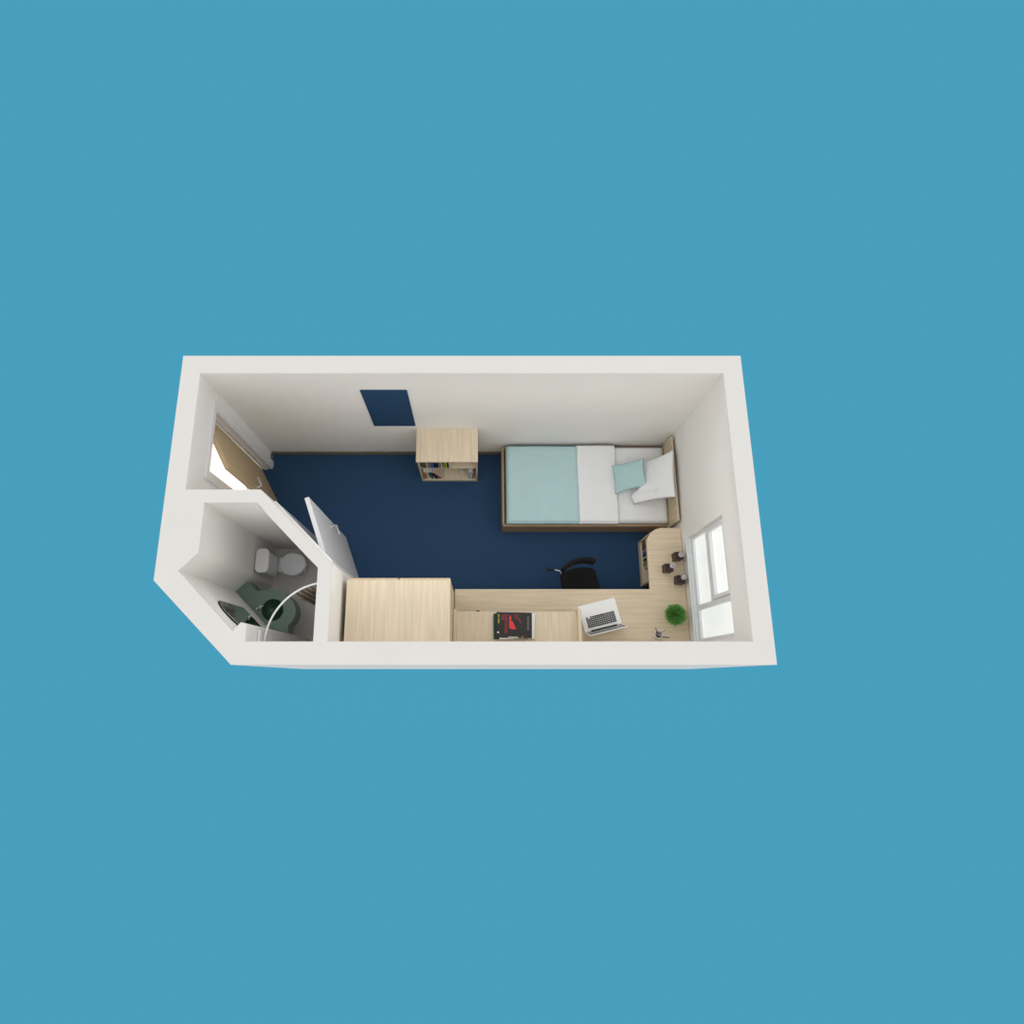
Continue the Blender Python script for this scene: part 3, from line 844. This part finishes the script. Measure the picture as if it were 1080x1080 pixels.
# magazines on the shelf
def text(body, size, loc, rz, m_, parent, name, sx=1.0):
    c = bpy.data.curves.new(name, 'FONT'); c.body = body; c.size = size; c.extrude = 0.0002; c.offset = 0.0009
    c.align_x = 'LEFT'
    tmp_ = bpy.data.objects.new('tmp', c); COL.objects.link(tmp_)
    bpy.context.view_layer.update()
    me_ = bpy.data.meshes.new_from_object(tmp_.evaluated_get(bpy.context.evaluated_depsgraph_get()))
    bpy.data.objects.remove(tmp_); bpy.data.curves.remove(c)
    me_.materials.clear(); me_.name = name
    o_ = bpy.data.objects.new(name, me_); COL.objects.link(o_)
    o_.location = loc; o_.rotation_euler = (0, 0, rz); o_.scale = (sx, 1, 1)
    o_.data.materials.append(M[m_]); o_.parent = parent
    return o_
def book_flat(x, y, z, w_, d_, h, rz, cover, page, label, name='magazine', inset=0.004, group='magazines stacked on the desk shelf'):
    t_ = thing(name, label, 'magazine', (x, y, z), rz, group)
    ct = 0.0012
    b_ = MB(); b_.box(-w_ / 2, w_ / 2, -d_ / 2, d_ / 2, 0, ct).box(-w_ / 2, w_ / 2, -d_ / 2, d_ / 2, h - ct, h).box(-w_ / 2, w_ / 2, d_ / 2 - ct, d_ / 2, ct, h - ct); b_.build('cover', cover, t_)
    b_ = MB(); b_.box(-w_ / 2 + inset, w_ / 2 - inset, -d_ / 2 + inset, d_ / 2 - ct, ct, h - ct); b_.build('pages', page, t_)
    return t_
z = ST
mx, my = 3.005, -2.232
book_flat(mx + 0.052, my - 0.003, z, 0.37, 0.255, 0.012, R(-4), 'cream', 'paper', 'cream magazine at the bottom of the stack on the shelf'); z += 0.0125
book_flat(mx - 0.032, my - 0.008, z, 0.36, 0.262, 0.014, R(0), 'darkgreen', 'paper', 'dark green black magazine sticking out left under the stack'); z += 0.0145
book_flat(mx + 0.04, my + 0.004, z, 0.36, 0.262, 0.012, R(-3.5), 'paper', 'paper', 'white magazine showing at right and back of the stack'); z += 0.0125
book_flat(mx + 0.024, my - 0.004, z, 0.365, 0.265, 0.012, R(2.5), 'paper', 'paper', 'white magazine directly beneath the black and red one'); z += 0.0125
t = book_flat(mx + 0.003, my + 0.002, z, 0.372, 0.262, 0.012, R(-1.2), 'cover', 'paper', 'black magazine with red picture and lettering, top of stack')
zz = 0.0122
text('CARTOON', 0.040, (-0.098, 0.112, zz), R(-90), 'darkred', t, 'cover_title')
text('THE', 0.032, (-0.130, 0.107, zz), R(-90), 'darkred', t, 'cover_title')
text('ART WEEK', 0.019, (-0.170, 0.107, zz), R(-90), 'yellow', t, 'cover_caption')
text('PHOTOGRAPHIE', 0.024, (0.137, 0.094, zz), R(-90), 'greyink', t, 'cover_subtitle', 0.8)
text('how to draw', 0.024, (0.018, 0.108, zz), R(-62), 'darkred', t, 'cover_caption', 0.8)
text('in one line', 0.024, (-0.004, 0.100, zz), R(-62), 'darkred', t, 'cover_caption', 0.5)
b = MB()
b.prism([(-0.052, 0.088), (-0.036, 0.100), (-0.030, 0.072), (-0.026, 0.060), (-0.038, 0.055), (-0.036, 0.048), (-0.026, 0.042), (-0.012, 0.030), (0.020, -0.042), (-0.020, -0.046), (-0.050, -0.030), (-0.052, 0.010)], zz - 0.0001, zz + 0.0004)
b.build('cover_picture', 'red', t)
b = MB(); b.box(-0.176, -0.158, -0.085, -0.070, zz - 0.0001, zz + 0.0004); b.build('cover_badge', 'paper', t)
b = MB(); b.box(0.08, 0.098, -0.128, -0.112, zz - 0.0001, zz + 0.0004); b.build('cover_badge', 'red', t)
b = MB(); b.box(-0.06, 0.04, -0.129, -0.120, zz - 0.0001, zz + 0.0004); b.build('cover_strip', 'cream', t)

# ------------------------------------------------------------------ books in the bookcases
COLS = {'green': (60, 110, 62), 'brown': (120, 72, 58), 'white': (224, 222, 218), 'tan': (168, 112, 60), 'blue': (58, 92, 178), 'black': (36, 34, 38),
        'cream': (222, 208, 178), 'pink': (212, 176, 172), 'lime': (112, 170, 40), 'orange': (206, 132, 52), 'teal': (36, 116, 104), 'red': (158, 52, 58),
        'sky': (176, 200, 216), 'grey': (132, 134, 138), 'yellow': (208, 186, 70), 'olive': (122, 118, 66)}
for k_, v_ in COLS.items(): M['bk_' + k_] = mat('book_' + k_, v_, 0.6, var=0.06, scale=30)
def book(loc, th, dp, h, col, lean, face, label, group):
    """an upright book; face 'y' shows its spine to -y, 'x' to -x; lean in degrees"""
    t_ = thing('book', label, 'book', loc, 0 if face == 'y' else R(-90), group)
    mt = Matrix.Rotation(R(lean), 4, 'Y')
    if lean: mt = Matrix.Translation((0, 0, th * 0.5 * abs(math.sin(R(lean))) + 0.001)) @ mt
    c = bmesh.new()
    def bx(bm_, x0, x1, y0, y1, z0, z1):
        q = bmesh.new(); bmesh.ops.create_cube(q, size=1); bmesh.ops.scale(q, vec=(x1 - x0, y1 - y0, z1 - z0), verts=q.verts)
        bmesh.ops.translate(q, vec=((x0 + x1) / 2, (y0 + y1) / 2, (z0 + z1) / 2), verts=q.verts)
        bm_.join(q, mt)
    b_ = MB(); ct = 0.0018
    bx(b_, -th / 2, -th / 2 + ct, -dp / 2, dp / 2, 0, h); bx(b_, th / 2 - ct, th / 2, -dp / 2, dp / 2, 0, h); bx(b_, -th / 2 + ct, th / 2 - ct, -dp / 2, -dp / 2 + ct, 0, h)
    b_.build('cover', 'bk_' + col, t_)
    b_ = MB(); bx(b_, -th / 2 + ct, th / 2 - ct, -dp / 2 + ct, dp / 2 - 0.004, 0.003, h - 0.003); b_.build('pages', 'paper', t_)
G1 = 'books on the upper shelf of the low bookcase'
zs = 0.607
x = bx0 + 0.034
up = [('green', .022, .24, 'green book at the left end of the upper shelf'), ('brown', .026, .23, 'first brown book from the left on the upper shelf'),
      ('olive', .014, .22, 'thin olive book between brown ones on the upper shelf'), ('sky', .014, .24, 'thin pale blue book left of the tan one, upper shelf'),
      ('tan', .022, .23, 'tan orange book on the upper shelf of low bookcase'), ('grey', .014, .24, 'thin grey book just left of the blue book, upper shelf'),
      ('blue', .036, .235, 'thick bright blue book on the upper shelf'), ('black', .034, .26, 'thick black book just right of the bright blue one'),
      ('black', .020, .25, 'thin black book second right of the blue one'), ('grey', .022, .25, 'dark grey book at the right end of the black books')]
for c_, th, h, lb in up:
    book((x + th / 2, by + 0.092, zs), th - 0.002, 0.165, h, c_, 0, 'y', lb, G1); x += th
x += 0.004
book((x + 0.012, by + 0.092, zs), 0.020, 0.165, 0.245, 'pink', 0, 'y', 'pale pink book beside the gap on the upper shelf', G1)
x = bx0 + 0.034 + 0.262
for c_, th, h, lb in [('lime', .026, .25, 'lime green book in the short middle row, upper shelf'), ('yellow', .016, .24, 'yellow book between green and black ones, upper shelf'),
                      ('black', .022, .22, 'short black book in the middle row, upper shelf'), ('cream', .020, .19, 'short cream book right end of the middle row, upper shelf')]:
    book((x + th / 2, by + 0.092, zs), th - 0.002, 0.165, h, c_, 0, 'y', lb, G1); x += th
G2 = 'books on the lower shelf of the low bookcase'
zs = FZ + 0.06
x = bx0 + 0.034
for c_, th, h, lb in [('orange', .034, .28, 'orange book at the left end of the lower shelf'), ('white', .026, .29, 'white book beside the orange one on the lower shelf')]:
    book((x + th / 2, by + 0.105, zs), th - 0.002, 0.18, h, c_, 0, 'y', lb, G2); x += th
x += 0.022
for c_, th, h, ln, lb in [('teal', .026, .27, -6, 'teal green book leaning left on the lower shelf'), ('black', .026, .27, -12, 'black book leaning left on the lower shelf'),
                          ('red', .026, .26, -16, 'dark red book leaning left on the lower shelf'), ('cream', .014, .26, -21, 'thin cream book leaning furthest on the lower shelf')]:
    x += {-6: 0.006, -12: 0.026, -16: 0.018, -21: 0.020}[ln]
    book((x + th / 2, by + 0.105, zs), th - 0.002, 0.18, h, c_, ln, 'y', lb, G2); x += th
x = bx1 - 0.024 - 0.09
for c_, th, h, lb in [('sky', .018, .28, 'pale blue book at the right of the lower shelf'), ('white', .026, .29, 'white book at the right of the lower shelf'), ('grey', .020, .25, 'grey book at the far right end of the lower shelf')]:
    book((x + th / 2, by + 0.105, zs), th - 0.002, 0.18, h, c_, 0, 'y', lb, G2); x += th
# small white desk easel on the lower shelf
L = Vector((2.455, by + 0.14, zs))
t = thing('small_easel', 'small white crooked stand on the lower shelf of the bookcase', 'stand', L)
b = MB(); b.tube([(-0.04, -0.03, 0.004), (-0.005, 0, 0.11), (0.04, -0.01, 0.17)], 0.009, 8); b.build('arm', 'white', t, True)
b = MB(); b.lathe([(0.018, 0), (0.018, 0.006), (0.0, 0.008)], (-0.035, -0.03), 18); b.build('foot', 'white', t, 'auto')
b = MB(); b.tube([(0.03, -0.01, 0.168), (0.085, 0, 0.18)], 0.013, 10, r2=0.020); b.build('head', 'choc', t, True)

G3 = 'books in the bookcase under the desk'
zs = 0.171
y = uy1 - 0.034
for c_, th, h, lb in [('green', .026, .22, 'dark green book nearest the bed, in the under-desk bookcase'), ('red', .026, .24, 'red book beside the dark green one, under the desk'),
                      ('green', .022, .20, 'short green book between two red ones, under the desk'), ('red', .026, .22, 'second red book from the bed, under the desk'),
                      ('sky', .012, .22, 'thin pale blue book next to the bright blue one, under the desk'), ('blue', .036, .22, 'bright blue book in the under-desk bookcase'),
                      ('black', .034, .24, 'black book beside the bright blue one, under the desk'), ('white', .014, .23, 'thin white book between dark ones, under the desk'),
                      ('black', .020, .24, 'thin black book before the gap, under the desk')]:
    book((ux + 0.105, y - th / 2, zs), th - 0.002, 0.165, h, c_, 0, 'x', lb, G3); y -= th
y -= 0.022
for c_, th, h, lb in [('olive', .026, .22, 'olive book after the gap, under the desk'), ('lime', .028, .24, 'lime green book in the under-desk bookcase'), ('cream', .022, .18, 'short cream book at the row end nearest the chair, under the desk')]:
    book((ux + 0.105, y - th / 2, zs), th - 0.002, 0.165, h, c_, 0, 'x', lb, G3); y -= th
